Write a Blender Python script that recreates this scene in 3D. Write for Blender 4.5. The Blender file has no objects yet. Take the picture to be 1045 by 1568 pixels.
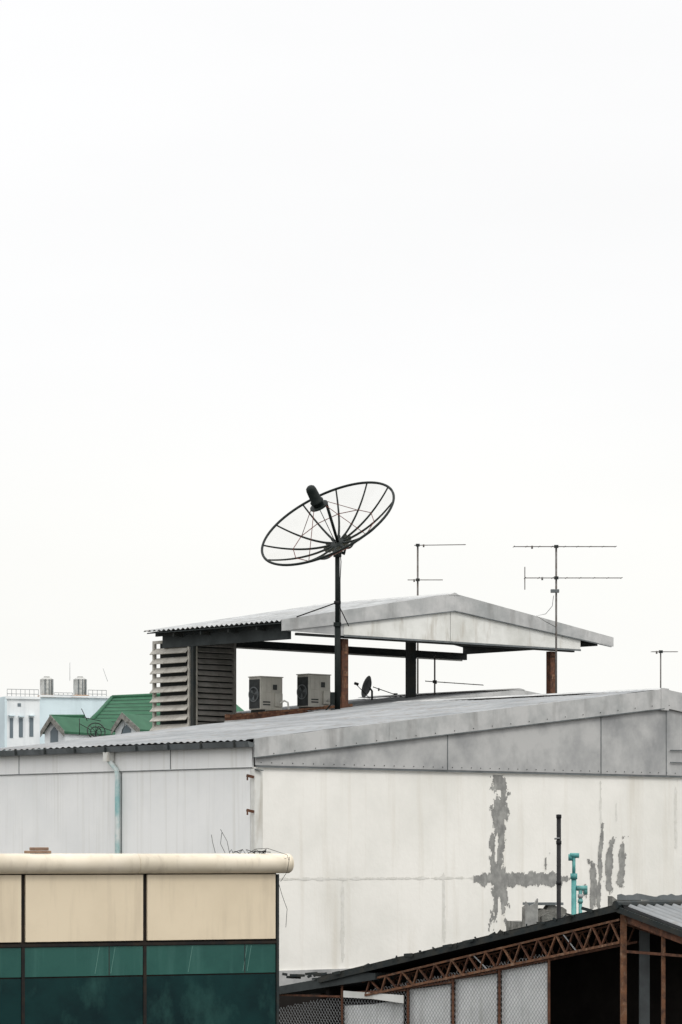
import bpy, bmesh, math, random
from mathutils import Vector, Matrix, noise
random.seed(4)
scene = bpy.context.scene
scene.view_settings.view_transform = 'Standard'
scene.view_settings.look = 'None'
scene.view_settings.exposure = 0

# ------------------------------------------------------------------ survey
FPX, UC, VH, CZ = 5000.0, 522.5, 1310.0, 10.0   # focal length, centre, horizon row, eye height
def K(u): return (u-UC)/FPX
def W(u, v, d): return Vector((K(u)*d, d, CZ+(VH-v)*d/FPX))

class Frame:
    """horizontal site grid: a runs right-and-away, b runs left-and-away"""
    def __init__(s, ox, oy, ax, ay):
        l = math.hypot(ax, ay); s.o = Vector((ox, oy)); s.A = Vector((ax/l, ay/l)); s.B = Vector((-ay/l, ax/l))
    def P(s, a, b, z):
        p = s.o+s.A*a+s.B*b
        return Vector((p.x, p.y, z))
    def on_b(s, u, v, b):
        k = K(u); y = (b+s.o.dot(s.B))/(k*s.B.x+s.B.y)
        p = Vector((k*y, y))-s.o
        return p.dot(s.A), CZ+(VH-v)*y/FPX
    def on_a(s, u, v, a):
        k = K(u); y = (a+s.o.dot(s.A))/(k*s.A.x+s.A.y)
        p = Vector((k*y, y))-s.o
        return p.dot(s.B), CZ+(VH-v)*y/FPX
    def dA(s): return Vector((s.A.x, s.A.y, 0))
    def dB(s): return Vector((s.B.x, s.B.y, 0))

# --------------------------------------------------------------- materials
def mat(name, c1, c2=None, c3=None, scale=1.0, streak=0.0, sscale=(7, 7, .35), rough=.75, metal=0.0,
        bump=0.0, bscale=30, thr=(.4, .65), spec=.4, sthr=(.52, .72)):
    m = bpy.data.materials.new(name); m.use_nodes = True
    nt = m.node_tree; N = nt.nodes; L = nt.links
    bs = N['Principled BSDF']
    bs.inputs['Roughness'].default_value = rough
    bs.inputs['Metallic'].default_value = metal
    bs.inputs['Specular IOR Level'].default_value = spec
    tc = N.new('ShaderNodeTexCoord')
    rgb = N.new('ShaderNodeRGB'); rgb.outputs[0].default_value = (*c1, 1)
    col = rgb.outputs[0]
    def mixc(fac, a, cc):
        mx = N.new('ShaderNodeMix'); mx.data_type = 'RGBA'
        L.new(fac, mx.inputs[0]); L.new(a, mx.inputs[6]); mx.inputs[7].default_value = (*cc, 1)
        return mx.outputs[2]
    if c2:
        n = N.new('ShaderNodeTexNoise'); n.inputs['Scale'].default_value = scale
        n.inputs['Detail'].default_value = 9; n.inputs['Roughness'].default_value = .62
        L.new(tc.outputs['Object'], n.inputs['Vector'])
        r = N.new('ShaderNodeMapRange'); r.inputs[1].default_value = thr[0]; r.inputs[2].default_value = thr[1]
        L.new(n.outputs[0], r.inputs[0])
        col = mixc(r.outputs[0], col, c2)
    if c3:
        mp = N.new('ShaderNodeMapping'); mp.inputs['Scale'].default_value = sscale
        L.new(tc.outputs['Object'], mp.inputs['Vector'])
        n = N.new('ShaderNodeTexNoise'); n.inputs['Scale'].default_value = 1
        n.inputs['Detail'].default_value = 7; n.inputs['Roughness'].default_value = .6
        L.new(mp.outputs[0], n.inputs['Vector'])
        r = N.new('ShaderNodeMapRange'); r.inputs[1].default_value = sthr[0]; r.inputs[2].default_value = sthr[1]
        r.inputs[4].default_value = streak
        L.new(n.outputs[0], r.inputs[0])
        col = mixc(r.outputs[0], col, c3)
    L.new(col, bs.inputs['Base Color'])
    if bump:
        n = N.new('ShaderNodeTexNoise'); n.inputs['Scale'].default_value = bscale; n.inputs['Detail'].default_value = 6
        L.new(tc.outputs['Object'], n.inputs['Vector'])
        b = N.new('ShaderNodeBump'); b.inputs['Strength'].default_value = bump; b.inputs['Distance'].default_value = .02
        L.new(n.outputs[0], b.inputs['Height']); L.new(b.outputs[0], bs.inputs['Normal'])
    return m

PLASTER = mat('aged_white_plaster', (.80, .785, .735), (.71, .70, .65), (.56, .52, .44), scale=.55, streak=.45, sscale=(2.8, 2.8, .2), bump=.15, bscale=12, rough=.85)
WALLMET = mat('painted_wall_cladding', (.83, .83, .81), (.76, .765, .75), (.60, .59, .54), scale=.7, streak=.45, sscale=(9, 9, .22), rough=.6)
GALV = mat('weathered_zinc_sheet', (.43, .43, .42), (.265, .27, .27), (.18, .185, .185), scale=1.0, streak=.6, sscale=(1.3, 1.3, .9), rough=.6, bump=.15, bscale=4)
GALV2 = mat('zinc_flashing', (.46, .46, .45), (.30, .31, .305), (.19, .185, .175), scale=1.5, streak=.55, sscale=(3, 3, .7), rough=.55, bump=.15, bscale=5)
ROOFM = mat('old_corrugated_roof', (.27, .28, .285), (.18, .19, .195), (.15, .12, .09), scale=.9, streak=.6, sscale=(1, 4, 2), rough=.7, spec=.25)
ROOFB = mat('bright_corrugated_roof', (.38, .39, .39), (.24, .25, .25), (.16, .13, .10), scale=2, streak=.5, sscale=(2, 4, 2), rough=.6)
UNDER = mat('roof_underside_shade', (.055, .063, .063), (.035, .04, .04), scale=2, spec=.15)  # underside shade put into a darker sheet colour; lean-to roof reuses it
DARKST = mat('dark_steel', (.018, .024, .025), (.035, .035, .03), scale=5, rough=.6, spec=.2)
GUT = mat('grey_gutter', (.13, .145, .15), (.08, .09, .09), (.22, .22, .22), scale=2, streak=.5, rough=.6)
RUST = mat('rusty_steel', (.12, .052, .03), (.05, .028, .02), (.24, .13, .075), scale=9, streak=.55, sscale=(12, 12, 6), bump=.3, spec=.2)
RUSTL = mat('rust_orange_steel', (.18, .085, .045), (.07, .04, .028), (.32, .22, .15), scale=11, streak=.65, sscale=(14, 14, 9), bump=.3, spec=.2)
WHITEP = mat('off_white_panel', (.69, .69, .655), (.56, .56, .52), (.36, .32, .26), scale=1.8, streak=.65, sscale=(4, 4, .8), rough=.7)
CEM = mat('cement_patch', (.21, .21, .20), (.33, .33, .31), (.14, .14, .135), scale=6, streak=.55, sscale=(9, 9, 3), rough=.95)
CEML = mat('faint_cement_wash', (.60, .59, .54), (.69, .68, .64), scale=8, rough=.95)
CONC = mat('broken_concrete', (.22, .215, .195), (.09, .09, .08), (.35, .34, .31), scale=5, streak=.6, sscale=(6, 6, 6), rough=.95, bump=.8, bscale=18)
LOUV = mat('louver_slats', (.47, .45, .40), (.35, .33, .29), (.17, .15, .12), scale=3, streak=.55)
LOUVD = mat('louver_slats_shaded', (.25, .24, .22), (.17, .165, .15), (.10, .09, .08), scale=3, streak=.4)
BLACK = mat('black_dish_paint', (.008, .012, .011), (.014, .018, .016), scale=8, rough=.6, spec=.15)
BLACKP = mat('black_pipe', (.008, .008, .009), (.016, .016, .016), scale=8, rough=.6, spec=.2)
REDW = mat('rusted_rod', (.13, .045, .035), rough=.8, spec=.1)
TEAL = mat('teal_pvc', (.085, .30, .28), (.05, .20, .20), (.28, .36, .32), scale=8, streak=.5, rough=.5)
TEALST = mat('teal_stained_pipe', (.62, .66, .64), (.25, .45, .45), (.12, .32, .34), scale=3, streak=.8, sscale=(10, 10, 2), rough=.6)
ALU = mat('antenna_aluminium', (.16, .155, .15), (.10, .085, .07), scale=10, rough=.6, spec=.2)
CREAM = mat('cream_composite_panel', (.66, .565, .415), (.60, .51, .37), (.44, .37, .27), scale=1.1, streak=.45, sscale=(6, 6, .6), rough=.6)
CREAMR = mat('cream_parapet_roll', (.70, .63, .51), (.62, .55, .43), (.40, .34, .26), scale=2, streak=.55, sscale=(8, 8, 2), rough=.6)
GLASS1 = mat('green_spandrel_glass', (.022, .088, .073), (.014, .062, .054), (.045, .13, .11), scale=1.2, streak=.6, sscale=(6, 6, .5), rough=.14, spec=.35)
GLASS2 = mat('dark_green_glass', (.005, .028, .028), (.003, .015, .017), (.022, .07, .062), scale=1.6, streak=.75, sscale=(2.6, 2.6, 1.6), rough=.08, spec=.3)  # paler blotches imitate reflections, mixed into the glass colour
BLIND = mat('blind_behind_glass', (.08, .19, .16), rough=.4)
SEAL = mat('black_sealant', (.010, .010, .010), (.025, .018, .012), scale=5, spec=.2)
ACW = mat('ac_casing', (.47, .46, .41), (.36, .35, .31), (.22, .19, .15), scale=3, streak=.6)
ACD = mat('ac_grille', (.05, .055, .055), (.03, .032, .032), scale=6, spec=.2)
BLUEW = mat('pale_blue_wall', (.60, .70, .73), (.54, .63, .66), (.42, .5, .52), scale=.4, streak=.4, sscale=(1.5, 1.5, .2))
FARW = mat('white_far_wall', (.74, .76, .76), (.64, .67, .68), (.45, .48, .5), scale=.5, streak=.5, sscale=(1.5, 1.5, .2))
FARWIN = mat('far_window', (.13, .16, .18), rough=.3)
GREENR = mat('green_tile_roof', (.026, .092, .05), (.036, .12, .066), (.016, .055, .035), scale=1.5, streak=.5, sscale=(3, 3, 3), rough=.7, spec=.2)
STEELT = mat('stainless_tank_steel', (.45, .45, .43), (.30, .30, .28), rough=.45, metal=.3, scale=2)
ORANGE = mat('tank_stand_paint', (.40, .22, .11), rough=.7)
ASPH = mat('ground_asphalt', (.06, .06, .058), (.09, .088, .08), scale=.3, rough=.95)
DARKIN = mat('interior_shade_sheet', (.012, .010, .009), (.02, .017, .015), scale=2, rough=.95, spec=.1)  # darkness of the shed interior put into a near-black colour
GREYSH = mat('pale_standin_sheet', (.80, .81, .80), (.64, .65, .64), (.36, .36, .33), scale=2, streak=.55, sscale=(5, 5, .8))  # pale sheet standing in for the white wall beyond the mesh
WIRE = mat('galvanised_wire', (.30, .31, .31), rough=.6, spec=.2)
WIRED = mat('black_wire', (.015, .015, .015), rough=.6, spec=.2)
BROWN = mat('brown_tile', (.30, .20, .13), (.2, .13, .09), scale=9)
# fine perforated mesh of the dish: mostly see-through
MESH = bpy.data.materials.new('fine_wire_mesh'); MESH.use_nodes = True
nt = MESH.node_tree; b0 = nt.nodes['Principled BSDF']; b0.inputs['Base Color'].default_value = (.20, .19, .13, 1)
tr = nt.nodes.new('ShaderNodeBsdfTransparent'); mx = nt.nodes.new('ShaderNodeMixShader')
ns = nt.nodes.new('ShaderNodeTexNoise'); ns.inputs['Scale'].default_value = 3
mr = nt.nodes.new('ShaderNodeMapRange'); mr.inputs[3].default_value = .05; mr.inputs[4].default_value = .17
tcx = nt.nodes.new('ShaderNodeTexCoord'); nt.links.new(tcx.outputs['Object'], ns.inputs['Vector'])
nt.links.new(ns.outputs[0], mr.inputs[0]); nt.links.new(mr.outputs[0], mx.inputs[0])
nt.links.new(tr.outputs[0], mx.inputs[1]); nt.links.new(b0.outputs[0], mx.inputs[2])
nt.links.new(mx.outputs[0], nt.nodes['Material Output'].inputs[0])

# ------------------------------------------------------------ mesh helpers
def empty(name, loc):
    e = bpy.data.objects.new(name, None); e.empty_display_size = .3
    e.location = loc; scene.collection.objects.link(e); return e

class Part:
    def __init__(s, name, material, parent=None, smooth=False):
        s.n = name; s.m = material; s.p = parent; s.v = []; s.f = []; s.smooth = smooth
    def face(s, pts):
        i = len(s.v); s.v += [Vector(p) for p in pts]; s.f.append(tuple(range(i, i+len(pts)))); return s
    def prism(s, pts, ex):
        pts = [Vector(p) for p in pts]; ex = Vector(ex); n = len(pts); i = len(s.v)
        s.v += pts+[p+ex for p in pts]
        s.f.append(tuple(range(i, i+n))); s.f.append(tuple(range(i+2*n-1, i+n-1, -1)))
        for k in range(n):
            j = (k+1) % n; s.f.append((i+k, i+n+k, i+n+j, i+j))
        return s
    def box(s, fr, a0, a1, b0, b1, z0, z1):
        return s.prism([fr.P(a0, b0, z0), fr.P(a1, b0, z0), fr.P(a1, b1, z0), fr.P(a0, b1, z0)], (0, 0, z1-z0))
    def beam(s, p, q, w, h, up=Vector((0, 0, 1))):
        p, q = Vector(p), Vector(q); d = (q-p).normalized()
        sd = d.cross(up)
        if sd.length < 1e-4: sd = d.cross(Vector((1, 0, 0)))
        sd.normalize(); u2 = sd.cross(d).normalized()
        return s.prism([p-sd*w/2-u2*h/2, p+sd*w/2-u2*h/2, p+sd*w/2+u2*h/2, p-sd*w/2+u2*h/2], q-p)
    def tube(s, pts, r, seg=8, r2=None):
        pts = [Vector(p) for p in pts]; n = len(pts); base = len(s.v)
        ref = None
        for k, p in enumerate(pts):
            d = (pts[min(k+1, n-1)]-pts[max(k-1, 0)]).normalized()
            if ref is None:
                ref = d.orthogonal().normalized()
            x = (ref-d*ref.dot(d)).normalized(); ref = x; y = d.cross(x)
            rr = r if r2 is None else r+(r2-r)*k/(n-1)
            for j in range(seg):
                t = 2*math.pi*j/seg
                s.v.append(p+x*math.cos(t)*rr+y*math.sin(t)*rr)
        for k in range(n-1):
            for j in range(seg):
                a = base+k*seg+j; b = base+k*seg+(j+1) % seg
                s.f.append((a, b, b+seg, a+seg))
        s.f.append(tuple(base+j for j in range(seg))[::-1]); s.f.append(tuple(base+(n-1)*seg+j for j in range(seg)))
        return s
    def lathe(s, o, ax, prof, seg=24):
        """prof: list of (radius, height along ax)"""
        o = Vector(o); ax = Vector(ax).normalized(); x = ax.orthogonal().normalized(); y = ax.cross(x); base = len(s.v)
        for r, h in prof:
            for j in range(seg):
                t = 2*math.pi*j/seg; s.v.append(o+ax*h+(x*math.cos(t)+y*math.sin(t))*r)
        for k in range(len(prof)-1):
            for j in range(seg):
                a = base+k*seg+j; b = base+k*seg+(j+1) % seg; s.f.append((a, b, b+seg, a+seg))
        return s
    def corr(s, p0, U, length, V, pitch=.2, amp=.02, vn=1):
        p0, U, V = Vector(p0), Vector(U).normalized(), Vector(V)
        Nn = U.cross(V).normalized()
        if Nn.z < 0: Nn = -Nn
        k = 6; n = int(length/pitch*k)+1; base = len(s.v)
        for i in range(n+1):
            t = length*i/n
            ph = (t/pitch) % 1
            h = amp*math.cos(2*math.pi*ph)
            for j in range(vn+1):
                q = p0+U*t+Nn*h+V*(j/vn)
                if vn > 1: q = q+Nn*.03*noise.noise(q*.55)+Nn*.012*noise.noise(q*1.9)
                s.v.append(q)
        for i in range(n):
            for j in range(vn):
                a = base+i*(vn+1)+j; s.f.append((a, a+1, a+vn+2, a+vn+1))
        return s
    def done(s, bevel=0):
        loc = s.p.location if s.p else Vector((0, 0, 0))
        me = bpy.data.meshes.new(s.n); me.from_pydata([v-Vector(loc) for v in s.v], [], s.f)
        me.materials.append(s.m); me.validate(); me.update()
        bm = bmesh.new(); bm.from_mesh(me)
        bmesh.ops.recalc_face_normals(bm, faces=bm.faces[:]); bm.to_mesh(me); bm.free()
        if s.smooth:
            for p in me.polygons: p.use_smooth = True
        o = bpy.data.objects.new(s.n, me); scene.collection.objects.link(o)
        if s.p: o.parent = s.p
        if bevel:
            bv = o.modifiers.new('b', 'BEVEL'); bv.width = bevel; bv.segments = 2
        return o

def ragged(part, fr, fn, a0, a1, z0, z1, b=-.004, cell=.018, seed=0.0, amp=.75):
    """ragged-edged plaster patch lying on the wall plane b: fn(a,z) > 0 keeps the cell"""
    na = int((a1-a0)/cell); nz = int((z1-z0)/cell); idx = {}
    def vid(i, j):
        if (i, j) not in idx:
            idx[(i, j)] = len(part.v); part.v.append(fr.P(a0+i*cell, b, z0+j*cell))
        return idx[(i, j)]
    for i in range(na):
        for j in range(nz):
            a = a0+(i+.5)*cell; z = z0+(j+.5)*cell
            nn = noise.fractal(Vector((a*5, z*3.0, seed)), .6, 2.0, 5)
            if fn(a, z)+nn*amp > 0:
                part.f.append((vid(i, j), vid(i+1, j), vid(i+1, j+1), vid(i, j+1)))

# ------------------------------------------------------------------ ground
g = Part('ground', ASPH); g.face([(-3000, -500, 0), (3000, -500, 0), (3000, 4500, 0), (-3000, 4500, 0)]); g.done()

# =============================================================== WAREHOUSE
F = Frame(-1.566, 60, .735, .678)
SL = .115; ZE = 12.14; RA = 11.14; ZR = ZE+SL*RA; BD = 7.88; ZF = 11.63; AE = 22.3
wh = empty('white_warehouse', F.P(0, 0, 0))
p = Part('plaster_walls', PLASTER, wh); p.box(F, 0, AE, 0, BD, 0, ZF); p.done()
p = Part('side_cladding', WALLMET, wh); p.box(F, -.03, -.003, .12, BD, 0, ZF-.02)
p.box(F, -.05, -.003, .05, BD, ZF-.015, ZE-.12); p.done()
p = Part('side_seams', GUT, wh)
p.box(F, -.055, -.051, .05, BD, ZF-.02, ZF-.006)
for u in (30, 262):
    b, z = F.on_a(u, 1150, -.05); p.box(F, -.056, -.051, b, b+.018, ZF, ZE-.13)
for u in (187,):
    b, z = F.on_a(u, 1150, -.03); p.box(F, -.036, -.031, b, b+.02, 5, ZF-.03)
p.done()
zr = lambda a: ZE+SL*(a if a < RA else 2*RA-a)
p = Part('gable_cladding', GALV, wh)
p.prism([F.P(-.02, -.03, ZF+.03), F.P(AE, -.03, ZF+.03), F.P(AE, -.03, zr(AE)-.1), F.P(RA, -.03, ZR-.1), F.P(-.02, -.03, ZE-.1)], F.dB()*.03)
p.prism([F.P(0, BD-.05, ZF), F.P(AE, BD-.05, ZF), F.P(AE, BD-.05, zr(AE)-.1), F.P(RA, BD-.05, ZR-.1), F.P(0, BD-.05, ZE-.1)], F.dB()*.04)
p.done()
# barge flashing: slightly buckled sheet lengths
p = Part('barge_flashing', GALV2, wh)
segs = [-.1, 3.3, 6.9, RA]
for i in range(3):
    x0, x1 = segs[i], segs[i+1]; o = -.085-.006*(i % 2); n = 10
    for k in range(n):
        xa = x0+(x1-x0)*k/n; xb = x0+(x1-x0)*(k+1)/n
        wa = .014*noise.noise(Vector((xa*1.3, i, 0))); wb = .014*noise.noise(Vector((xb*1.3, i, 0)))
        ha = .34+.04*xa/RA; hb = .34+.04*xb/RA
        p.prism([F.P(xa, o, zr(xa)-ha+wa), F.P(xb, o, zr(xb)-hb+wb), F.P(xb, o, zr(xb)+.02+wb), F.P(xa, o, zr(xa)+.02+wa)], F.dB()*.03)
p.prism([F.P(RA+.02, -.085, ZR-.37), F.P(AE, -.085, zr(AE)-.37), F.P(AE, -.085, zr(AE)+.02), F.P(RA+.02, -.085, ZR+.02)], F.dB()*.03)
p.prism([F.P(RA-.1, -.095, ZR-.42), F.P(RA+.14, -.095, ZR-.42), F.P(RA+.14, -.095, ZR+.03), F.P(RA-.1, -.095, ZR+.04)], F.dB()*.02)
p.done()
p = Part('flashing_lips', GUT, wh)
p.box(F, -.02, AE, -.05, -.031, ZF-.01, ZF+.022)
for u in (685, 920, 1020):
    a, z = F.on_b(u, 1180, -.03); p.box(F, a, a+.02, -.038, -.031, ZF+.03, zr(a)-.37)
p.prism([F.P(-.1, -.10, ZE-.355), F.P(RA, -.10, ZR-.395), F.P(RA, -.10, ZR-.375), F.P(-.1, -.10, ZE-.335)], F.dB()*.06)
p.done()
p = Part('rivets', DARKST, wh)
for i in range(46):
    a = .1+i*.26
    if a > RA+.8: break
    p.lathe(F.P(a, -.034, ZF+.08), -F.dB(), [(.011, 0), (.008, .008), (0, .01)], 6)
    if i % 2: p.lathe(F.P(a, -.095, zr(a)-.3), -F.dB(), [(.011, 0), (.008, .008), (0, .01)], 6)
p.done()
p = Part('corrugated_roof', ROOFM, wh)
p.corr(F.P(-.22, -.03, ZE-.02), F.dB(), BD+.1, F.P(RA, 0, ZR)-F.P(-.22, 0, ZE-.02), pitch=.19, amp=.013, vn=24)
p.corr(F.P(AE+.22, -.03, ZE-.06), F.dB(), BD+.1, F.P(RA, 0, ZR)-F.P(AE+.22, 0, ZE-.06), pitch=.19, amp=.013, vn=8)
p.done()
p = Part('ridge_cap', GALV2, wh)
p.prism([F.P(RA-.2, -.08, ZR), F.P(RA, -.08, ZR+.045), F.P(RA+.2, -.08, ZR)], F.dB()*(BD+.1)); p.done()
p = Part('eave_gutter', GUT, wh)
p.prism([F.P(-.25, -.06, ZE-.045), F.P(-.21, -.06, ZE-.15), F.P(-.08, -.06, ZE-.15), F.P(-.055, -.06, ZE-.08)], F.dB()*(BD+.15)); p.done()
p = Part('gutter_brackets', DARKST, wh)
for i in range(8):
    p.box(F, -.262, -.24, .3+i*.95, .34+i*.95, ZE-.15, ZE-.02)
p.done()
b1, _ = F.on_a(167, 1150, -.15); b2, _ = F.on_a(180, 1180, -.1)
p = Part('downpipe', TEALST, wh, True)
p.tube([F.P(-.16, b1, ZE-.16), F.P(-.16, b1, ZE-.3), F.P(-.1, b2+.03, ZF+.02), F.P(-.1, b2, ZF-.08), F.P(-.1, b2, 4)], .05, 12); p.done()
p = Part('downpipe_hopper', WHITEP, wh); p.box(F, -.24, -.07, b1-.07, b1+.07, ZE-.33, ZE-.151); p.done()
p = Part('corner_trim', WHITEP, wh); p.box(F, -.04, .16, -.012, .10, 4, ZF-.03); p.done()
p = Part('rusty_brackets', RUST, wh)
for v in (1190, 1243):
    z = CZ+(VH-v)*60/FPX
    p.beam(F.P(-.05, 0, z), F.P(-.18, .05, z+.03), .03, .05); p.beam(F.P(-.17, .04, z-.06), F.P(-.17, .04, z+.05), .03, .03)
p.done()
z = CZ+(VH-1180)*60/FPX
p = Part('bent_clip', GUT, wh); p.beam(F.P(-.05, -.03, z+.03), F.P(.12, -.06, z), .05, .012); p.done()
aw = lambda u: F.on_b(u, 1300, -.004)[0]
zw = lambda u, v: F.on_b(u, v, -.004)[1]
p = Part('cement_repairs', CEM, wh)
ac = aw(764); zt = zw(764, 1186); zb = zw(764, 1428); zc = zw(790, 1346)
def vert(a, z):
    cx = ac+.05*math.sin(z*3); d = abs(a-cx)
    hole = math.exp(-((a-cx+.02)/.05)**2)*(.9+.9*math.sin(z*5+1)) if z < zt-.3 else 0
    if abs(z-zc) < .12: hole = 0
    fade = min(1, (z-zb)/.5)
    return 1.25*(1-d/.25)*max(fade, .2)-.28-hole*.9
ragged(p, F, vert, ac-.4, ac+.4, zb-.05, zt-.01, seed=1, amp=.6)
a0, a1 = aw(731), aw(864)
ragged(p, F, lambda a, z: 1.2*(1-abs(z-zc)/.15)-.22 - (9 if abs(a-ac) < .1 else 0)-.5*max(0, abs(a-(a0+a1)/2)-(a1-a0)*.38)*4, a0-.1, a1+.2, zc-.3, zc+.3, b=-.0065, seed=2, amp=.6)
for (u, vt, vb, w, sd) in ((921, 1255, 1350, .07, 3), (934, 1280, 1378, .13, 4), (951, 1280, 1365, .13, 6), (907, 1315, 1405, .13, 8), (838, 1305, 1340, .08, 9), (918, 1335, 1405, .07, 12), (856, 1330, 1372, .1, 15), (896, 1350, 1378, .15, 17)):
    c = aw(u); t = zw(u, vt); bb = zw(u, vb)
    ragged(p, F, lambda a, z, c=c, t=t, bb=bb, w=w: 1.3*(1-abs(a-c-.04*math.sin(z*4+sd))/w)*min(1, (t-z)/.35, (z-bb)/.35)-.35, c-.35, c+.35, bb, t, b=-.009-sd*.0004, seed=sd, amp=.6)
p.done()
p = Part('faint_stains', CEML, wh)
for (u, vt, vb, w, sd) in ((525, 1345, 1480, .05, 21), (680, 1335, 1450, .045, 22), (920, 1190, 1265, .03, 23), (944, 1225, 1262, .04, 24), (1035, 1195, 1300, .05, 25)):
    c = aw(u); t = zw(u, vt); bb = zw(u, vb)
    ragged(p, F, lambda a, z, c=c, t=t, bb=bb, w=w: 1.1*(1-abs(a-c)/w)*min(1, (t-z)/.3, (z-bb)/.3)-.2, c-.2, c+.2, bb, t, b=-.003, seed=sd, amp=.5)
zj = zw(600, 1345)
ragged(p, F, lambda a, z: 1-abs(z-zj)/.02, aw(402), aw(725), zj-.06, zj+.06, b=-.005, cell=.009, seed=30, amp=1.2)
p.done()
p = Part('wall_base_band', GALV, wh); z = zw(470, 1485); p.box(F, .1, 3.2, -.05, -.002, z-.6, z); p.done()
p = Part('conduits', GUT, wh)
p.tube([F.P(aw(1024), -.06, ZF+.55), F.P(aw(1045)+1, -.06, ZF+.57)], .012, 6)
p.tube([F.P(aw(1024), -.06, ZF+.30), F.P(aw(1045)+1, -.06, ZF+.30)], .012, 6); p.done()

# ====================================================== REAR BUILDING + SHED
rb = empty('rear_building', F.P(5, 9, 0))
R2 = 15.66; Z2 = 13.88; S2 = .108; L2 = 10.3
z2 = lambda a: Z2-S2*abs(a-R2)
p = Part('walls', PLASTER, rb)
p.prism([F.P(L2+.1, 8.75, 0), F.P(24, 8.75, 0), F.P(24, 8.75, z2(24)-.1), F.P(R2, 8.75, Z2-.1), F.P(L2+.1, 8.75, z2(L2)-.1)], F.dB()*5.2)
p.box(F, 8.8, L2+.09, 8.75, 13.6, 0, 12.5); p.done()
p = Part('corrugated_roof', ROOFM, rb)
p.corr(F.P(L2, 8.5, z2(L2)), F.dB(), 5.5, F.P(R2, 0, Z2)-F.P(L2, 0, z2(L2)), .19, .013, vn=10)
p.corr(F.P(24.2, 8.5, z2(24.2)), F.dB(), 5.5, F.P(R2, 0, Z2)-F.P(24.2, 0, z2(24.2)), .19, .013, vn=10); p.done()
p = Part('verge_flashing', GALV2, rb)
p.prism([F.P(L2, 8.47, z2(L2)-.22), F.P(R2, 8.47, Z2-.22), F.P(R2, 8.47, Z2+.03), F.P(L2, 8.47, z2(L2)+.03)], F.dB()*.03)
p.prism([F.P(24.2, 8.47, z2(24.2)-.22), F.P(R2, 8.47, Z2-.22), F.P(R2, 8.47, Z2+.03), F.P(24.2, 8.47, z2(24.2)+.03)], F.dB()*.03)
p.prism([F.P(R2-.2, 8.46, Z2+.02), F.P(R2, 8.46, Z2+.06), F.P(R2+.2, 8.46, Z2+.02)], F.dB()*5.4)
p.done()

sh = empty('rooftop_shed', F.P(9, 9, 13))
LA, LZ, MA, MZ, EA, EZ = 8.36, 15.18, 13.61, 16.04, 18.95, 15.27
B0, B1 = 8.6, 13.42; ZT = 14.94
zs = lambda a: LZ+(MZ-LZ)*(a-LA)/(MA-LA) if a < MA else EZ+(MZ-EZ)*(EA-a)/(EA-MA)
p = Part('roof_sheets', ROOFB, sh)
p.corr(F.P(LA-.05, B0+.02, LZ), F.dB(), B1-B0, F.P(MA, 0, MZ)-F.P(LA-.05, 0, LZ), .17, .022)
p.corr(F.P(EA+.05, B0+.02, EZ), F.dB(), B1-B0, F.P(MA, 0, MZ)-F.P(EA+.05, 0, EZ), .17, .022); p.done()
p = Part('roof_underside_shade', UNDER, sh)  # extra dark layer under the sheets, carries the underside shade as colour
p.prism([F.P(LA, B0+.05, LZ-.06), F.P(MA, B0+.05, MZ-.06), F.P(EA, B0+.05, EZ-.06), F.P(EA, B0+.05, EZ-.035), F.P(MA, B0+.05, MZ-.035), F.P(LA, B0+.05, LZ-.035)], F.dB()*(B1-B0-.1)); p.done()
p = Part('purlins', DARKST, sh)
for i in range(6):
    t = LA+.25+i*(MA-LA-.3)/5; p.box(F, t, t+.05, B0+.05, B1-.05, zs(t)-.15, zs(t)-.062)
for i in range(6):
    t = EA-.3-i*(EA-MA-.35)/5; p.box(F, t, t+.05, B0+.05, B1-.05, zs(t)-.15, zs(t)-.062)
p.box(F, LA+.5, EA-.3, B1-.2, B1-.12, 14.93, 15.10)
p.box(F, EA-.45, EA-.35, B0+.1, B1-.2, 15.07, 15.15)
p.box(F, LA+.44, EA-1.2, B0+.06, B0+.14, ZT-.06, ZT-.002)
for i in range(1, 5):
    b = B0+i*(B1-B0)/5; p.box(F, LA+.05, LA+.32, b, b+.05, 15.02, 15.10)
p.done()
p = Part('eave_beam_shade_fill', UNDER, sh); p.box(F, LA+.33, LA+.43, B0+.25, B1-.21, 14.80, 15.13); p.done()  # eave beam made deep and dark to fill in overhang shade
p = Part('rear_light_rail', WHITEP, sh); p.box(F, LA+.45, EA-.5, B1-.24, B1-.21, 14.89, 14.92); p.done()
p = Part('barge_boards', GALV2, sh)
p.prism([F.P(LA-.08, B0-.03, LZ-.23), F.P(MA, B0-.03, MZ-.38), F.P(MA, B0-.03, MZ+.02), F.P(LA-.08, B0-.03, LZ+.02)], F.dB()*.03)
p.prism([F.P(EA+.08, B0-.03, EZ-.20), F.P(MA+.002, B0-.03, MZ-.38), F.P(MA+.002, B0-.03, MZ+.02), F.P(EA+.08, B0-.03, EZ+.02)], F.dB()*.03)
p.prism([F.P(MA-.18, B0-.04, MZ-.02), F.P(MA, B0-.04, MZ+.045), F.P(MA+.18, B0-.04, MZ-.02)], F.dB()*(B1-B0))
p.done()
p = Part('barge_dark_lip', GUT, sh)
p.prism([F.P(LA+1.5, B0-.045, zs(LA+1.5)-.29), F.P(MA, B0-.045, MZ-.395), F.P(MA, B0-.045, MZ-.375), F.P(LA+1.5, B0-.045, zs(LA+1.5)-.275)], F.dB()*.04)
p.prism([F.P(EA, B0-.045, EZ-.22), F.P(MA, B0-.045, MZ-.395), F.P(MA, B0-.045, MZ-.375), F.P(EA, B0-.045, EZ-.205)], F.dB()*.04)
p.done()
p = Part('gable_panel_white', WHITEP, sh)
GA = 10.15
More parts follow.
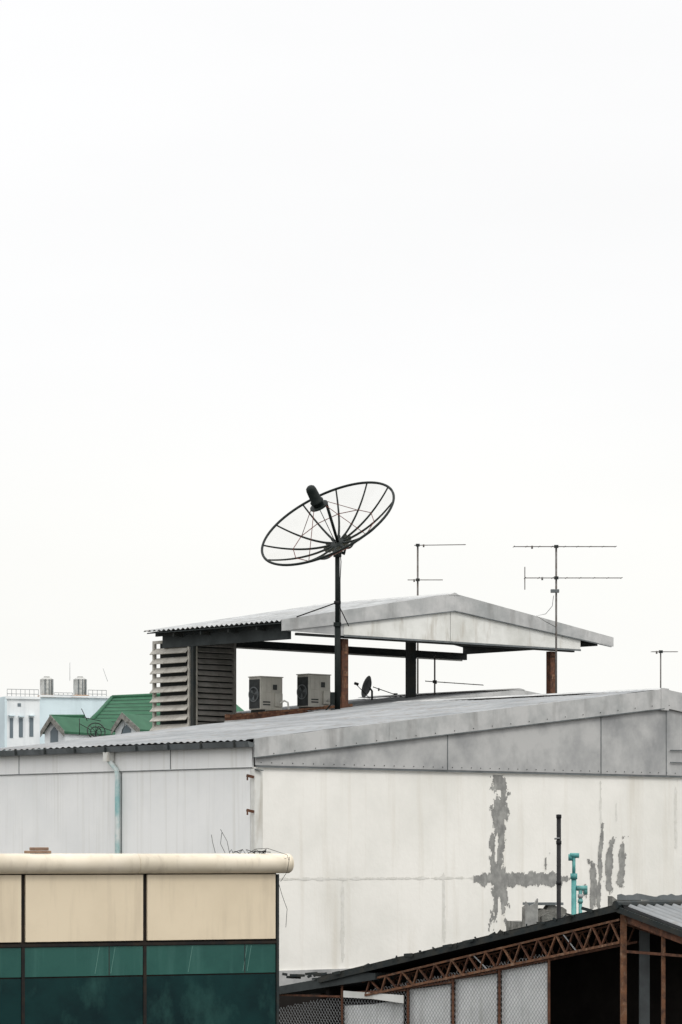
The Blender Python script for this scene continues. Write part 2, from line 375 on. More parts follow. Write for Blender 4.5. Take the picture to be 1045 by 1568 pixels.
p.prism([F.P(GA, B0+.005, ZT), F.P(13.5, B0+.005, ZT), F.P(13.5, B0+.005, MZ-.3), F.P(GA, B0+.005, zs(GA)-.2)], F.dB()*.03)
p.prism([F.P(13.52, B0+.008, ZT), F.P(17.9, B0+.008, ZT), F.P(17.9, B0+.008, zs(17.9)-.1), F.P(MA, B0+.008, MZ-.3), F.P(13.52, B0+.008, MZ-.3)], F.dB()*.03)
p.done()
p = Part('gable_panel_grey', GALV, sh)
p.prism([F.P(LA, B0+.002, ZT+.02), F.P(GA-.01, B0+.002, ZT), F.P(GA-.01, B0+.002, zs(GA)-.2), F.P(LA, B0+.002, LZ-.1)], F.dB()*.03); p.done()
p = Part('gable_bottom_rail', GUT, sh); p.box(F, GA, 17.9, B0-.01, B0+.003, ZT-.03, ZT+.012); p.done()
p = Part('rusty_posts', RUST, sh)
for u, w in ((529, .19), (847, .17)):
    a, _ = F.on_b(u, 1000, B0+.2)
    p.box(F, a-w/2, a+w/2, B0+.2, B0+.34, z2(a)-.1, ZT-.06)
p.done()
p = Part('steel_posts', DARKST, sh)
a, _ = F.on_b(633, 1000, B0+2.2); p.box(F, a-.1, a+.1, B0+2.2, B0+2.36, z2(a)-.1, 15.3)
a, _ = F.on_b(519, 1000, B0+.1); p.box(F, a-.035, a+.035, B0+.12, B0+.19, 12.6, ZT-.06)
p.box(F, 8.69, 8.77, 12.1, 12.2, 12.6, 14.8); p.done()
p = Part('post_rust_scabs', RUSTL, sh)
for u in (529, 847):
    a, _ = F.on_b(u, 1000, B0+.2)
    for i in range(7):
        z = random.uniform(13.7, 14.8); p.box(F, a-random.uniform(.02, .09), a+random.uniform(.02, .09), B0+.192, B0+.198, z, z+random.uniform(.03, .12))
p.done()
# louvred enclosure
LBX0, LBB0, LBX1, LBB1 = 8.71, 12.27, 10.14, 13.60
zb0, zt0 = 12.70, 14.98
p = Part('louver_frame', LOUV, sh)
for (a, b) in ((LBX0, LBB0), (LBX0, LBB1-.07)):
    p.box(F, a, a+.07, b, b+.07, zb0, zt0)
p.box(F, LBX0, LBX0+.06, LBB0+.07, LBB1-.07, zb0, zb0+.16); p.box(F, LBX0, LBX0+.06, LBB0+.07, LBB1-.07, zt0-.07, zt0)
p.box(F, LBX0+.08, LBX0+.26, LBB0+.01, LBB0+.05, zb0+.12, zt0)
p.done()
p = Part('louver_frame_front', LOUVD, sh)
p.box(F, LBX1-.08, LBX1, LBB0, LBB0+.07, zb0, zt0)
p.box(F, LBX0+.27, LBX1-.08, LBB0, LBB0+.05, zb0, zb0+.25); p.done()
p = Part('louver_slats', LOUV, sh); q = Part('louver_slats_front', LOUVD, sh)
n = 9
for i in range(n):
    z = zb0+.2+i*(zt0-zb0-.3)/n; j_ = random.uniform(-.012, .012)
    p.prism([F.P(LBX0-.09, LBB0+.04, z), F.P(LBX0-.075, LBB0+.04, z-.012), F.P(LBX0+.06, LBB0+.04, z+.12), F.P(LBX0+.045, LBB0+.04, z+.135)], F.dB()*(LBB1-LBB0-.04)+Vector((0, 0, j_)))
n = 15
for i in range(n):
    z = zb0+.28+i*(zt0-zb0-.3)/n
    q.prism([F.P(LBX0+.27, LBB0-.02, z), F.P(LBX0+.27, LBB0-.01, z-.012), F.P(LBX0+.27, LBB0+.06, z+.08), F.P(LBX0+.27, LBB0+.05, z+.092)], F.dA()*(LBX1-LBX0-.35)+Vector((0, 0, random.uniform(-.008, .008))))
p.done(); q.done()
p = Part('louver_inner_back', DARKST, sh)
p.box(F, LBX0+.15, LBX0+.17, LBB0+.15, LBB1-.1, zb0, zt0); p.box(F, LBX0+.171, LBX1, LBB0+.15, LBB0+.17, zb0, zt0)
p.done()
p = Part('louver_skirt', WHITEP, sh)
p.prism([F.P(LBX0-.12, LBB0-.03, zb0-.12), F.P(LBX0-.02, LBB0-.03, zb0+.1), F.P(LBX0+.05, LBB0-.03, zb0+.1), F.P(LBX0+.05, LBB0-.03, zb0-.12)], F.dB()*(LBB1-LBB0+.06)); p.done()
p = Part('base_plinth', GUT, sh); p.box(F, LBX0, LBX1+.1, LBB0-.12, LBB0-.04, 12.5, 12.94); p.done()

bm_ = empty('rusty_support_beam', F.P(9, 11, 13))
p0 = W(345, 1100, 74.2); p1 = W(540, 1083, 74.6)
p = Part('beam', RUST, bm_); p.beam(p0, p1, .12, .15); p.beam(p0+Vector((0, .9, .02)), p1+Vector((0, .9, .02)), .1, .1); p.done()
p = Part('flaking_top', RUSTL, bm_)
for i in range(16):
    t = i/16+random.random()*.03; a = p0.lerp(p1, t); b = p0.lerp(p1, min(1, t+.03+random.random()*.03))
    p.beam(a+Vector((0, -.07, .05)), b+Vector((0, -.07, .05)), .02, .03+random.random()*.05)
p.done()
p = Part('curb', GALV2, bm_); p.beam(p0+Vector((0, -.3, -.13)), p1+Vector((.3, -.3, -.16)), .08, .12); p.done()
p = Part('legs', DARKST, bm_)
for t in (.02, .35, .7, .98):
    c = p0.lerp(p1, t); p.beam(c-Vector((0, 0, .08)), c-Vector((0, 0, .7)), .06, .06, up=Vector((0, 1, 0)))
p.done()

def ac_unit(u_c, v_b, d):
    c = W(u_c, v_b, d); fr = Frame(c.x, c.y, .735, .678); z0 = c.z+.04; h = .74; w = .68; dp = .40
    e = empty('air_conditioner_unit', c)
    p = Part('casing', ACW, e); p.box(fr, 0, w, 0, dp, z0, z0+h); p.done(bevel=.015)
    p = Part('fan_face', ACD, e); p.box(fr, -.012, -.002, .02, dp-.02, z0+.03, z0+h-.05); p.done()
    p = Part('fan_ring', GUT, e); o = fr.P(-.02, dp/2, z0+h/2-.02)
    p.lathe(o, -fr.dA(), [(.165, 0), (.175, .015), (.15, .02), (.145, 0)], 24)
    for i in range(1, 5): p.lathe(o, -fr.dA(), [(.03*i, 0), (.03*i+.003, .01), (.03*i+.006, 0)], 20)
    p.done()
    p = Part('fan_blades', GUT, e)
    for i in range(3):
        t = i*2.09+.4; v1 = fr.dB()*math.cos(t)+Vector((0, 0, math.sin(t))); v2 = fr.dB()*math.cos(t+.7)+Vector((0, 0, math.sin(t+.7)))
        p.face([o, o+v1*.13, o+(v1+v2).normalized()*.14-fr.dA()*.01, o+v2*.11])
    p.done()
    p = Part('service_cover', ACW, e); p.box(fr, w-.26, w-.04, -.05, -.002, z0+.08, z0+.38); p.box(fr, .05, .30, -.012, -.002, z0+.4, z0+.66); p.done(bevel=.01)
    p = Part('handle_recess', ACD, e); p.box(fr, .38, .50, -.008, -.002, z0+.46, z0+.58); p.box(fr, .08, .3, -.006, -.002, z0+.1, z0+.13); p.box(fr, .08, .3, -.006, -.002, z0+.16, z0+.19); p.done()
    p = Part('feet', DARKST, e); p.box(fr, .08, .13, -.02, dp+.02, z0-.06, z0-.001); p.box(fr, w-.15, w-.1, -.02, dp+.02, z0-.06, z0-.001); p.done()
    p = Part('top_lip', ACW, e); p.box(fr, -.015, w+.015, -.015, dp+.015, z0+h+.001, z0+h+.025); p.done(bevel=.006)
    p = Part('refrigerant_pipe', WHITEP, e, True); q = fr.P(w-.15, -.05, z0+.15)
    p.tube([q, q+Vector((.12, -.05, .06)), q+Vector((.2, -.05, .02)), q+Vector((.22, -.03, -.2))], .022, 8); p.done()
ac_unit(399, 1089, 74.4); ac_unit(473, 1085, 74.8)

# --------------------------------------------------------------- big dish
pb = 7.7; pa, _ = F.on_b(517, 1080, pb)
pole0 = F.P(pa, pb, zr(pa))
D = pole0.y
PX = D/FPX
hub = Vector((pole0.x, D, CZ+(VH-832)*PX))
dish = empty('satellite_dish', pole0)
ax = Vector((-.405, -.485, .78)).normalized()
Rr = 110*PX; f = .74*Rr
e1 = (Vector((.91, 0, .41))-ax*ax.dot(Vector((.91, 0, .41)))).normalized(); e2 = ax.cross(e1)
def dp_(r, t, off=0): return hub+ax*(r*r/(4*f)+off)+(e1*math.cos(t)+e2*math.sin(t))*r
p = Part('pole', BLACK, dish, True)
p.tube([pole0-Vector((0, 0, .1)), pole0+Vector((0, 0, 1.9))], .062, 16); p.tube([pole0+Vector((0, 0, 1.85)), Vector((pole0.x, pole0.y, hub.z-.22))], .052, 16); p.done()
p = Part('pole_fittings', BLACK, dish)
p.lathe(pole0-Vector((0, 0, .02)), (0, 0, 1), [(0, .05), (.16, .05), (.16, .02), (.2, 0)], 16)
p.lathe(Vector((pole0.x, pole0.y, pole0.z+1.85)), (0, 0, 1), [(.06, 0), (.085, 0), (.085, .09), (.055, .09)], 16)
p.beam(pole0+Vector((-.26, 0, .0)), pole0+Vector((0, 0, .3)), .03, .03, up=Vector((0, 1, 0)))
p.beam(pole0+Vector((-.11, -.07, .12)), pole0+Vector((-.11, -.07, .4)), .1, .08, up=Vector((0, 1, 0)))
top = Vector((pole0.x, pole0.y, hub.z-.3))
p.lathe(top, (0, 0, 1), [(.055, 0), (.09, .0), (.09, .2), (.0, .2)], 16)
p.beam(top+Vector((0, 0, .12)), hub-ax*.08, .12, .12); p.beam(top+Vector((.14, 0, .05)), hub-ax*.06+e1*.22, .04, .04)
p.beam(top+Vector((.0, 0, .14)), top+Vector((.17, 0, .07)), .05, .06)
p.done()
p = Part('hub', BLACK, dish)
p.lathe(hub-ax*.09, ax, [(0, 0), (.2, 0), (.22, .05), (.22, .09), (.14, .12), (0, .12)], 24)
for i in range(12):
    t = i*math.pi/6+.18; p.beam(dp_(.14, t, -.01), dp_(.33, t, -.015), .06, .05, up=ax)
p.done()
NR = 12
p = Part('ribs', BLACK, dish, True)
for i in range(NR):
    t = i*2*math.pi/NR+.18
    p.tube([dp_(Rr*s, t) for s in [.08+.92*k/12 for k in range(13)]], .027, 6, .018)
p.done()
p = Part('rim', BLACK, dish, True); p.tube([dp_(Rr, 2*math.pi*k/72) for k in range(73)], .028, 8); p.done()
p = Part('rings', REDW, dish, True)
p.tube([dp_(Rr*.62, 2*math.pi*k/NR+.18, .01) for k in range(NR+1)], .009, 6)
p.done()
p = Part('mesh_panels', MESH, dish, True)
ns_, nt_ = 10, 72
for i in range(ns_+1):
    for j in range(nt_): p.v.append(dp_(Rr*(.1+.9*i/ns_), 2*math.pi*j/nt_))
for i in range(ns_):
    for j in range(nt_):
        a = i*nt_+j; b = i*nt_+(j+1) % nt_; p.f.append((a, b, b+nt_, a+nt_))
p.done()
fb = hub+ax*(f*.88)
p = Part('feed_horn', BLACK, dish, True)
p.lathe(fb, ax, [(0, -.03), (.10, -.03), (.12, 0), (.12, .06), (.15, .07), (.15, .10), (.125, .12), (.115, .38), (.10, .44), (.06, .475), (0, .485)], 24); p.done()
p = Part('feed_plate', BLACK, dish); p.lathe(fb, ax, [(0, -.05), (.21, -.05), (.21, -.02), (0, -.02)], 24); p.done()
p = Part('feed_strut', BLACK, dish, True); p.tube([hub+ax*.02+e1*.02, fb+e1*.17-ax*.04], .032, 8); p.tube([hub+ax*.02-e1*.03, fb-e1*.02], .009, 6); p.done()
p = Part('feed_stays', REDW, dish, True)
for i in (1, 4, 7, 10):
    t = i*2*math.pi/NR+.18; p.tube([dp_(Rr*.62, t), fb+(e1*math.cos(t)+e2*math.sin(t))*.2-ax*.03], .008, 6)
p.done()
p = Part('guy_rod', WIRED, dish, True)
g0 = Vector((pole0.x, pole0.y, pole0.z+2.38))
p.tube([g0, g0+Vector((-.9, 0, -.32))], .014, 6)
p.tube([g0, g0+Vector((.25, .3, -.5))], .012, 6)
p.lathe(g0-Vector((0, 0, .04)), (0, 0, 1), [(.052, 0), (.08, 0), (.08, .07), (.052, .07)], 12)
p.tube([hub-ax*.1, hub+Vector((.08, 0, -.4)), hub+Vector((.06, -.06, -.8)), pole0+Vector((.07, -.06, .3))], .01, 6)
p.done()

# --------------------------------------------------------------- antennas
def antenna(d, um, v_top, v_bot, booms, r=.024):
    b = W(um, v_bot, d); e = empty('tv_antenna', b)
    p = Part('mast', ALU, e, True); p.tube([b, W(um, v_top, d)], r, 10); p.done()
    p = Part('booms', ALU, e); q = Part('elements', ALU, e, True); c = Part('clamps', DARKST, e)
    for (u0, v0, u1, v1, n, hl, tilt) in booms:
        A_, B_ = W(u0, v0, d-.03), W(u1, v1, d-.03); p.beam(A_, B_, .024, .02)
        for i in range(n):
            t = i/(n-1); x = A_.lerp(B_, t); L_ = hl*(1-.35*t)
            dv = Vector((.02, 1, tilt)).normalized()*L_
            q.tube([x-dv, x+dv], .0085, 6)
        m = A_.lerp(B_, (um-u0)/(u1-u0)); c.beam(m-Vector((.05, .03, 0)), m+Vector((.05, -.03, 0)), .05, .07)
        x = A_.lerp(B_, .18); q.beam(x-Vector((.0, 0, .05)), x+Vector((0, 0, .02)), .06, .04)
    p.done(); q.done(); c.done()
    return e
antenna(84, 640, 833, 1085, [(635, 835, 713, 834, 9, .45, .09), (625, 888, 678, 888, 5, .4, .07)])
e = antenna(76.3, 852, 835, 1075, [(787, 837, 943, 837, 9, .5, .06), (804, 885, 952, 885, 8, .5, .05)])
p = Part('reflector_bar', ALU, e)
p.beam(W(804, 868, 76.2), W(804, 903, 76.2), .022, .022, up=Vector((0, 1, 0))); p.done()
p = Part('junction_box', GUT, e); c = W(850, 905, 76.2); p.beam(c-Vector((.1, 0, 0)), c+Vector((.1, 0, 0)), .1, .08); p.done(bevel=.01)
p = Part('cable', WIRED, e, True)
p.tube([W(848, 912, 76.2), W(846, 928, 76.2), W(836, 940, 76.2), W(822, 943, 76.3), W(836, 952, 76.2), W(851, 960, 76.2)], .006, 6); p.done()
antenna(78.5, 666, 1003, 1085, [(652, 1043, 740, 1049, 7, .4, .08)], .02)
antenna(82, 1012, 998, 1080, [(999, 998, 1037, 998, 5, .4, .06)], .018)
antenna(80, 606, 1068, 1090, [(572, 1052, 618, 1068, 5, .3, .08)], .015)
c = W(566, 1053, 79); e = empty('small_satellite_dish', W(570, 1080, 79))
axs = Vector((-.9, -.35, .25)).normalized()
p = Part('reflector', ACD, e, True); R_ = .27
p.lathe(c, axs, [(0, 0), (R_*.4, .014), (R_*.7, .045), (R_, .09), (R_+.008, .085), (R_*.7, .03), (R_*.4, 0), (0, -.012)], 24); p.done()
p = Part('mount', DARKST, e, True); p.tube([W(570, 1085, 79), W(570, 1058, 79), c], .025, 8)
p.tube([c-Vector((0, 0, .25)), c+axs*.35-Vector((0, 0, .02))], .01, 6); p.lathe(c+axs*.35, axs, [(0, -.05), (.035, -.05), (.035, .05), (0, .05)], 10); p.done()

# ------------------------------------------------- foreground glass building
Q = Frame(-.7035, 35, .875, .484)
gb = empty('green_glass_building', Q.P(0, 0, 0))
zc0, zc1, zs1 = 9.083, 9.80, 8.74
p = Part('cream_panels', CREAM, gb)
js = [0, -1.556, -2.94, -4.32, -5.7, -7.1, -8.5]
for i in range(6): p.box(Q, js[i+1]+.024, js[i]-(.024 if i else .012), -.03, 0, zc0+.025, zc1)
p.done(bevel=.004)
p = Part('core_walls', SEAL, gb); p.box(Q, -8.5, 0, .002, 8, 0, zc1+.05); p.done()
p = Part('roof_slab', CONC, gb); p.box(Q, -8.5, 0, .05, 8, zc1+.052, zc1+.12); p.done()
p = Part('parapet_roll', CREAMR, gb, True)
rr = .105; zc = 9.915
cuts = [.14, -1.66, -3.3, -5, -8.5]
for i in range(4):
    x1, x0 = cuts[i], cuts[i+1]+.008
    if i == 0:
        p.tube([Q.P(x1, -.03, zc), Q.P(x1-.02, -.03, zc), Q.P(x0, -.03, zc)], rr, 24)
        p.lathe(Q.P(x1, -.03, zc), Q.dA(), [(rr, -.0), (rr*.9, .02), (rr*.6, .035), (0, .04)], 24)
    else: p.tube([Q.P(x1, -.03, zc), Q.P(x0, -.03, zc)], rr, 24)
p.tube([Q.P(.07, -.03, zc-.003), Q.P(.07, 7.9, zc-.003)], rr*.95, 20)
p.done()
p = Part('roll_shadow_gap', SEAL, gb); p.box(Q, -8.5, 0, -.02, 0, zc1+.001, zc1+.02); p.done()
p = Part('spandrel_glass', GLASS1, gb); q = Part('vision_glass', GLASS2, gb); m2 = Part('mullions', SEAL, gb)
for i in range(6):
    x0, x1 = js[i+1]+.02, js[i]-(.02 if i else .005)
    p.box(Q, x0, x1, -.012, 0, zs1+.008, zc0-.03)
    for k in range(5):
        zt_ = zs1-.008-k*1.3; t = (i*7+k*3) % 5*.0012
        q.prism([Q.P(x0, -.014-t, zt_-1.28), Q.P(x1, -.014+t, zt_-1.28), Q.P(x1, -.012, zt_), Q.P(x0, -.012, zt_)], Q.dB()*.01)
    m2.box(Q, js[i+1]-.018, js[i+1]+.018, -.022, -.001, 0, zc0-.0)
m2.box(Q, -8.5, .0, -.026, -.001, zc0-.024, zc0+.006)
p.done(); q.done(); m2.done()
p = Part('corner_trim', DARKST, gb); p.box(Q, .001, .03, -.03, .05, 0, zc1); p.done()
p = Part('pane_joints', DARKST, gb)
for x in (-.38, -1.62-.35, -3.3): p.box(Q, x, x+.010, -.0135, -.0125, zs1+.01, zc0-.03)
p.done()
p = Part('blind_cords', BLIND, gb)
for x in (-.35, -.30, -1.9, -2.08, -1.0): p.prism([Q.P(x-.05, -.0132, zs1+.03), Q.P(x-.044, -.0132, zs1+.03), Q.P(x+.006, -.0132, zc0-.04), Q.P(x, -.0132, zc0-.04)], Q.dB()*.001)
p.done()
cl = empty('roof_tile_stack', Q.P(-2.8, .1, 10.02))
a_, _ = Q.on_b(62, 1300, 0)
p = Part('tiles', BROWN, cl)
p.box(Q, a_-.14, a_+.1, -.06, .1, 10.022, 10.05); p.box(Q, a_-.08, a_+.08, -.04, .1, 10.052, 10.085); p.done(bevel=.006)
vn = empty('loose_roof_wires', Q.P(-.4, 0, 10.02))
p = Part('wires', WIRED, vn, True)
def wpt(u, v): return W(u, v, 34.85)
for pts in ([(330, 1306), (326, 1290), (324, 1278)], [(345, 1306), (338, 1292), (340, 1275)], [(352, 1307), (348, 1288), (338, 1270)], [(365, 1306), (372, 1301), (376, 1307)],
            [(380, 1307), (392, 1300), (410, 1299), (428, 1305), (440, 1309), (443, 1318)], [(425, 1345), (432, 1370), (440, 1392), (438, 1420)], [(436, 1315), (444, 1312), (440, 1335), (430, 1350)]):
    p.tube([wpt(*q_) for q_ in pts], .0028, 6)
for i in range(16):
    u = random.uniform(356, 408); p.tube([wpt(u, 1307), wpt(u+random.uniform(-6, 6), 1302+random.uniform(-2, 2)), wpt(u+random.uniform(-10, 10), 1305)], .004, 5)
p.done()

# ---------------------------------------------------- foreground truss shed
G = Frame(3.89, 45, .735, .678)
ts = empty('rusty_truss_shed', G.P(0, 0, 0))
ZG = 9.30; SG = .19; SGR = .27; BL = 6.1
zg = lambda b: ZG-SG*b if b >= 0 else ZG+SGR*b
p = Part('roof_sheets', ROOFM, ts)
DEP = 9
p.corr(G.P(-.1, 0, ZG+.01), G.dA(), DEP, G.P(0, BL, zg(BL))-G.P(0, 0, ZG), .18, .025)
p.corr(G.P(-.1, 0, ZG+.01), G.dA(), DEP, G.P(0, -4, zg(-4))-G.P(0, 0, ZG), .18, .036)
p.done()
p = Part('verge_boards', DARKST, ts)
def slab(pt, b0, b1, zo0, zo1, a, th):
    pt.prism([G.P(a, b0, zg(b0)+zo0), G.P(a, b1, zg(b1)+zo0), G.P(a, b1, zg(b1)+zo1), G.P(a, b0, zg(b0)+zo1)], G.dA()*th)
slab(p, 0, BL, -.07, .015, -.14, .05)
slab(p, -.001, -4, -.08, .0, -.14, .05)
p.lathe(G.P(-.16, 0, ZG+.02), G.dA(), [(0, 0), (.06, 0), (.06, 9), (0, 9)], 10)
p.done()
p = Part('lower_fascia_rust', RUST, ts)
slab(p, -.15, -4, -.19, -.09, -.08, .05); p.done()
p = Part('loose_verge_bits', DARKST, ts)
for i in range(40):
    b = random.uniform(.3, 6.3); a = -.15
    c = G.P(a, b, zg(b)+.012); p.beam(c, c+Vector((random.uniform(-.16, .16), 0, random.uniform(-.05, .05))), .03, random.uniform(.015, .05))
p.done()
def GP(u, v, a=-.05):
    b, z = G.on_a(u, v, a); return G.P(a, b, z)
p = Part('truss_chords', RUSTL, ts)
t0, t1 = GP(950, 1408), GP(555, 1503)
c0, c1 = GP(950, 1443), GP(560, 1524)
p.beam(t0, t1, .04, .03); p.beam(c0, c1, .045, .035)
p.done()
p = Part('truss_web', RUST, ts); q = Part('truss_web_pale', RUSTL, ts)
n = 15
for i in range(n):
    s0, s1 = i/n, (i+.5)/n; s2 = (i+1)/n
    (p if i % 3 else q).beam(c0.lerp(c1, s0), t0.lerp(t1, s1), .03, .022); (q if i % 2 else p).beam(t0.lerp(t1, s1), c0.lerp(c1, s2), .03, .022)
    o_ = G.dA()*.35
    p.beam(t0.lerp(t1, s0)+o_, c0.lerp(c1, s1)+o_, .025, .02); p.beam(c0.lerp(c1, s1)+o_, t0.lerp(t1, s2)+o_, .025, .02)
o_ = G.dA()*.35; p.beam(t0+o_, t1+o_, .03, .025); p.beam(c0+o_, c1+o_, .03, .03)
p.done(); q.done()
p = Part('hangers', WIRE, ts)
for s in (.16, .5): p.beam(c0.lerp(c1, s), t0.lerp(t1, s+.05), .012, .014)
p.done()
p = Part('posts', RUSTL, ts)
for u, vt, w in ((955, 1400, .085), (1016, 1430, .05)):
    a = GP(u, vt, -.02); a0 = Vector((a.x, a.y, 0)); p.beam(a0, a, w, .08, up=Vector((0, 1, 0)))
p.done()
p = Part('grey_posts', GUT, ts)
a = GP(987, 1422, .6); p.beam(Vector((a.x, a.y, 0)), a, .14, .1, up=Vector((0, 1, 0))); p.done()
p = Part('cross_rails', RUST, ts)
p.beam(GP(960, 1457), GP(1050, 1464), .04, .035); p.beam(GP(962, 1412, .3), GP(1050, 1440, .3), .06, .10)
p.beam(GP(424, 1523, -.03), GP(522, 1526, -.03), .03, .03)
p.done()
p = Part('panel_frames', RUST, ts)
for u, vt in ((524, 1505), (625, 1505), (694, 1492), (765, 1478), (841, 1462)):
    a = GP(u, vt, -.03); p.beam(Vector((a.x, a.y, 5)), a, .035, .04, up=Vector((0, 1, 0)))
for (u0, v0, u1, v1) in ((527, 1520, 622, 1516), (628, 1512, 692, 1504), (697, 1498, 762, 1488), (768, 1484, 839, 1470)):
    p.beam(GP(u0, v0, -.03), GP(u1, v1, -.03), .03, .025)
p.done()
p = Part('wall_standin_sheets', GREYSH, ts)  # added behind the chain link in place of the wall seen through it
for (u0, v0, u1, v1) in ((528, 1540, 618, 1530), (628, 1515, 690, 1507), (698, 1500, 761, 1491), (769, 1486, 838, 1474)):
    A_, B_ = GP(u0, v0, .03), GP(u1, v1, .03); m_ = (A_+B_)/2-Vector((0, 0, random.uniform(.0, .05)))
    p.prism([A_, m_, B_, Vector((B_.x, B_.y, 6)), Vector((A_.x, A_.y, 6))], G.dA()*.01)
p.done()
p = Part('pale_tarp', WHITEP, ts)
A_, B_ = GP(526, 1517, -.06), GP(618, 1524, -.06)
p.prism([A_, B_, B_-Vector((0, 0, .12)), (A_+B_)/2-Vector((0, 0, .09)), A_-Vector((0, 0, .10))], G.dA()*.01); p.done()
p = Part('chain_link', WIRE, ts); pitch = .065
bL, _ = G.on_a(424, 1500, -.01); bR, _ = G.on_a(840, 1500, -.01)
def top_z(b): return min(zg(b)-.42+.02*b, zg(b)-.2)
z_lo = 7.1
def wires(sgn):
    n = int((bL-bR+3)/pitch)
    for i in range(n):
        bs = bR-1.8+i*pitch if sgn > 0 else bR+i*pitch
        pts = []
        for k in range(61):
            z = z_lo+k*.03; b = bs+sgn*(z-z_lo)*.8
            if bR <= b <= bL and z <= top_z(b): pts.append(G.P(-.012 if sgn > 0 else -.018, b, z))
        if len(pts) > 1: p.tube([pts[0], pts[-1]], .0036, 4)
wires(1); wires(-1)
p.done()
p = Part('interior_shade_walls', DARKIN, ts)  # back wall, sides and ceiling coloured near black as interior shade
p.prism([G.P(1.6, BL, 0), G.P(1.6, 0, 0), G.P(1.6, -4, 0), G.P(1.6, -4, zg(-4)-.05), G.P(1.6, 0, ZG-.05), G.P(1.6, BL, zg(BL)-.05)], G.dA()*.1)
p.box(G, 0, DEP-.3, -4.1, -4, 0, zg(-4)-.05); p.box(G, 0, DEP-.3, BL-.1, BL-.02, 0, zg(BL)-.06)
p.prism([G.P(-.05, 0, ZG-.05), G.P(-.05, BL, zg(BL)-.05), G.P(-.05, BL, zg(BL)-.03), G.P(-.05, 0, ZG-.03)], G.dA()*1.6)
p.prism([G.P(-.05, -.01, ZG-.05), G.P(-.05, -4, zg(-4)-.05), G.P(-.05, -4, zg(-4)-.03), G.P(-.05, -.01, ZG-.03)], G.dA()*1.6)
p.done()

lt = empty('lean_to_shed', G.P(0, 7, 0))
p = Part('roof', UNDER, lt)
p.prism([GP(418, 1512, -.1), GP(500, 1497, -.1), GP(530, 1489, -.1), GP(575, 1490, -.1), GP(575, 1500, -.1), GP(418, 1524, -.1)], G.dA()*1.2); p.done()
p = Part('walls', DARKIN, lt); p.box(G, .9, 1.0, 6.2, 9.2, 0, 7.9); p.box(G, 0, .9, 9.1, 9.2, 0, 7.85); p.done()  # near-black colour stands for shade under the lean-to
p = Part('rubble', DARKST, lt)
for i in range(14):
    c = GP(random.uniform(430, 560), 1497-random.uniform(0, 6), -.05); p.beam(c, c+Vector((random.uniform(.05, .25), 0, random.uniform(-.02, .03))), .05, .04)
p.done()

# ------------------------------------------- concrete outbuilding with pipes
H = Frame(W(806, 1400, 57).x, 57, .98, .2)
ob = empty('concrete_outbuilding', H.P(0, 0, 0))
def lump(pt, fr, a0, a1, b0, b1, zbase, ztop, step=.12, rough_=.12, seed=0):
    n = max(2, int((a1-a0)/step)); pts = []
    for i in range(n+1):
        a = a0+(a1-a0)*i/n; pts.append((a, ztop+rough_*noise.noise(Vector((a*4.3, seed, .3)))+rough_*.5*random.uniform(-1, 1)))
    poly = [fr.P(a0, b0, zbase)]+[fr.P(a, b0, z) for a, z in pts]+[fr.P(a1, b0, zbase)]
    pt.prism(poly, fr.dB()*(b1-b0))
hA = lambda u: H.on_b(u, 1390, 0)[0]
hz = lambda u, v: H.on_b(u, v, 0)[1]
p = Part('walls', CONC, ob); p.box(H, 0, hA(1150), .3, 1.4, 0, hz(870, 1412))
lump(p, H, 0, hA(868), 0, .29, 8, hz(830, 1392), .07, .10, 1)
lump(p, H, hA(828), hA(872), -.12, -.01, 8, hz(850, 1400), .06, .08, 5)
lump(p, H, hA(938), hA(1160), 0, .29, 8, hz(990, 1374), .08, .10, 3)
p.done()
p = Part('coping', GUT, ob); p.box(H, .02, hA(862), -.05, .32, hz(830, 1386), hz(830, 1382)); lump(p, H, hA(945), hA(1150), -.05, -.01, hz(990, 1378), hz(990, 1371), .07, .05, 8); p.done()
p = Part('corner_stub', CEM, ob); lump(p, H, hA(804), hA(822), -.10, -.01, 8.2, hz(810, 1380), .05, .12, 11); p.done()
bp = empty('black_vent_pipe', W(856, 1400, 56)); c = W(856, 1400, 56)
p = Part('pipe', BLACKP, bp, True); p.tube([Vector((c.x, c.y, 5)), W(856, 1249, 56)], .038, 14); p.done()
p = Part('collars', BLACKP, bp, True)
for v in (1250, 1290, 1352):
    p.lathe(W(856, v, 56), (0, 0, 1), [(.03, -.04), (.046, -.03), (.046, .03), (.0, .035)], 14)
p.done()
p = Part('pipe_clip', WIRE, bp); c2 = W(853, 1285, 56); p.beam(c2, c2+Vector((0, -.05, .02)), .09, .012); p.done()
tp = empty('teal_water_pipes', W(885, 1400, 56.3))
p = Part('pipes', TEAL, tp, True); d_ = 56.3
def E(u, v): return W(u, v, d_)
p.tube([Vector((E(879, 1400).x, d_, 6)), E(879, 1340)], .045, 12); p.tube([E(879, 1342), E(879, 1312)], .03, 12)
p.tube([Vector((E(889, 1400).x, d_, 6)), E(889, 1362)], .032, 12); p.done()
p = Part('fittings', TEAL, tp, True)
p.tube([E(873, 1310), E(887, 1310)], .045, 12); p.tube([E(883, 1360), E(899, 1360)], .045, 12)
p.tube([E(897, 1356), E(897, 1370)], .035, 12); p.tube([E(874, 1308), E(874, 1318)], .04, 12)
p.lathe(E(879, 1341), (0, 0, 1), [(.0, -.06), (.06, -.06), (.06, .04), (0, .04)], 14); p.lathe(E(889, 1380), (0, 0, 1), [(.0, -.03), (.045, -.03), (.045, .03), (0, .03)], 14); p.done()
p = Part('grey_coupling', WIRE, tp, True); p.lathe(E(889, 1372), (0, 0, 1), [(.0, -.03), (.045, -.03), (.045, .03), (0, .03)], 14); p.done()

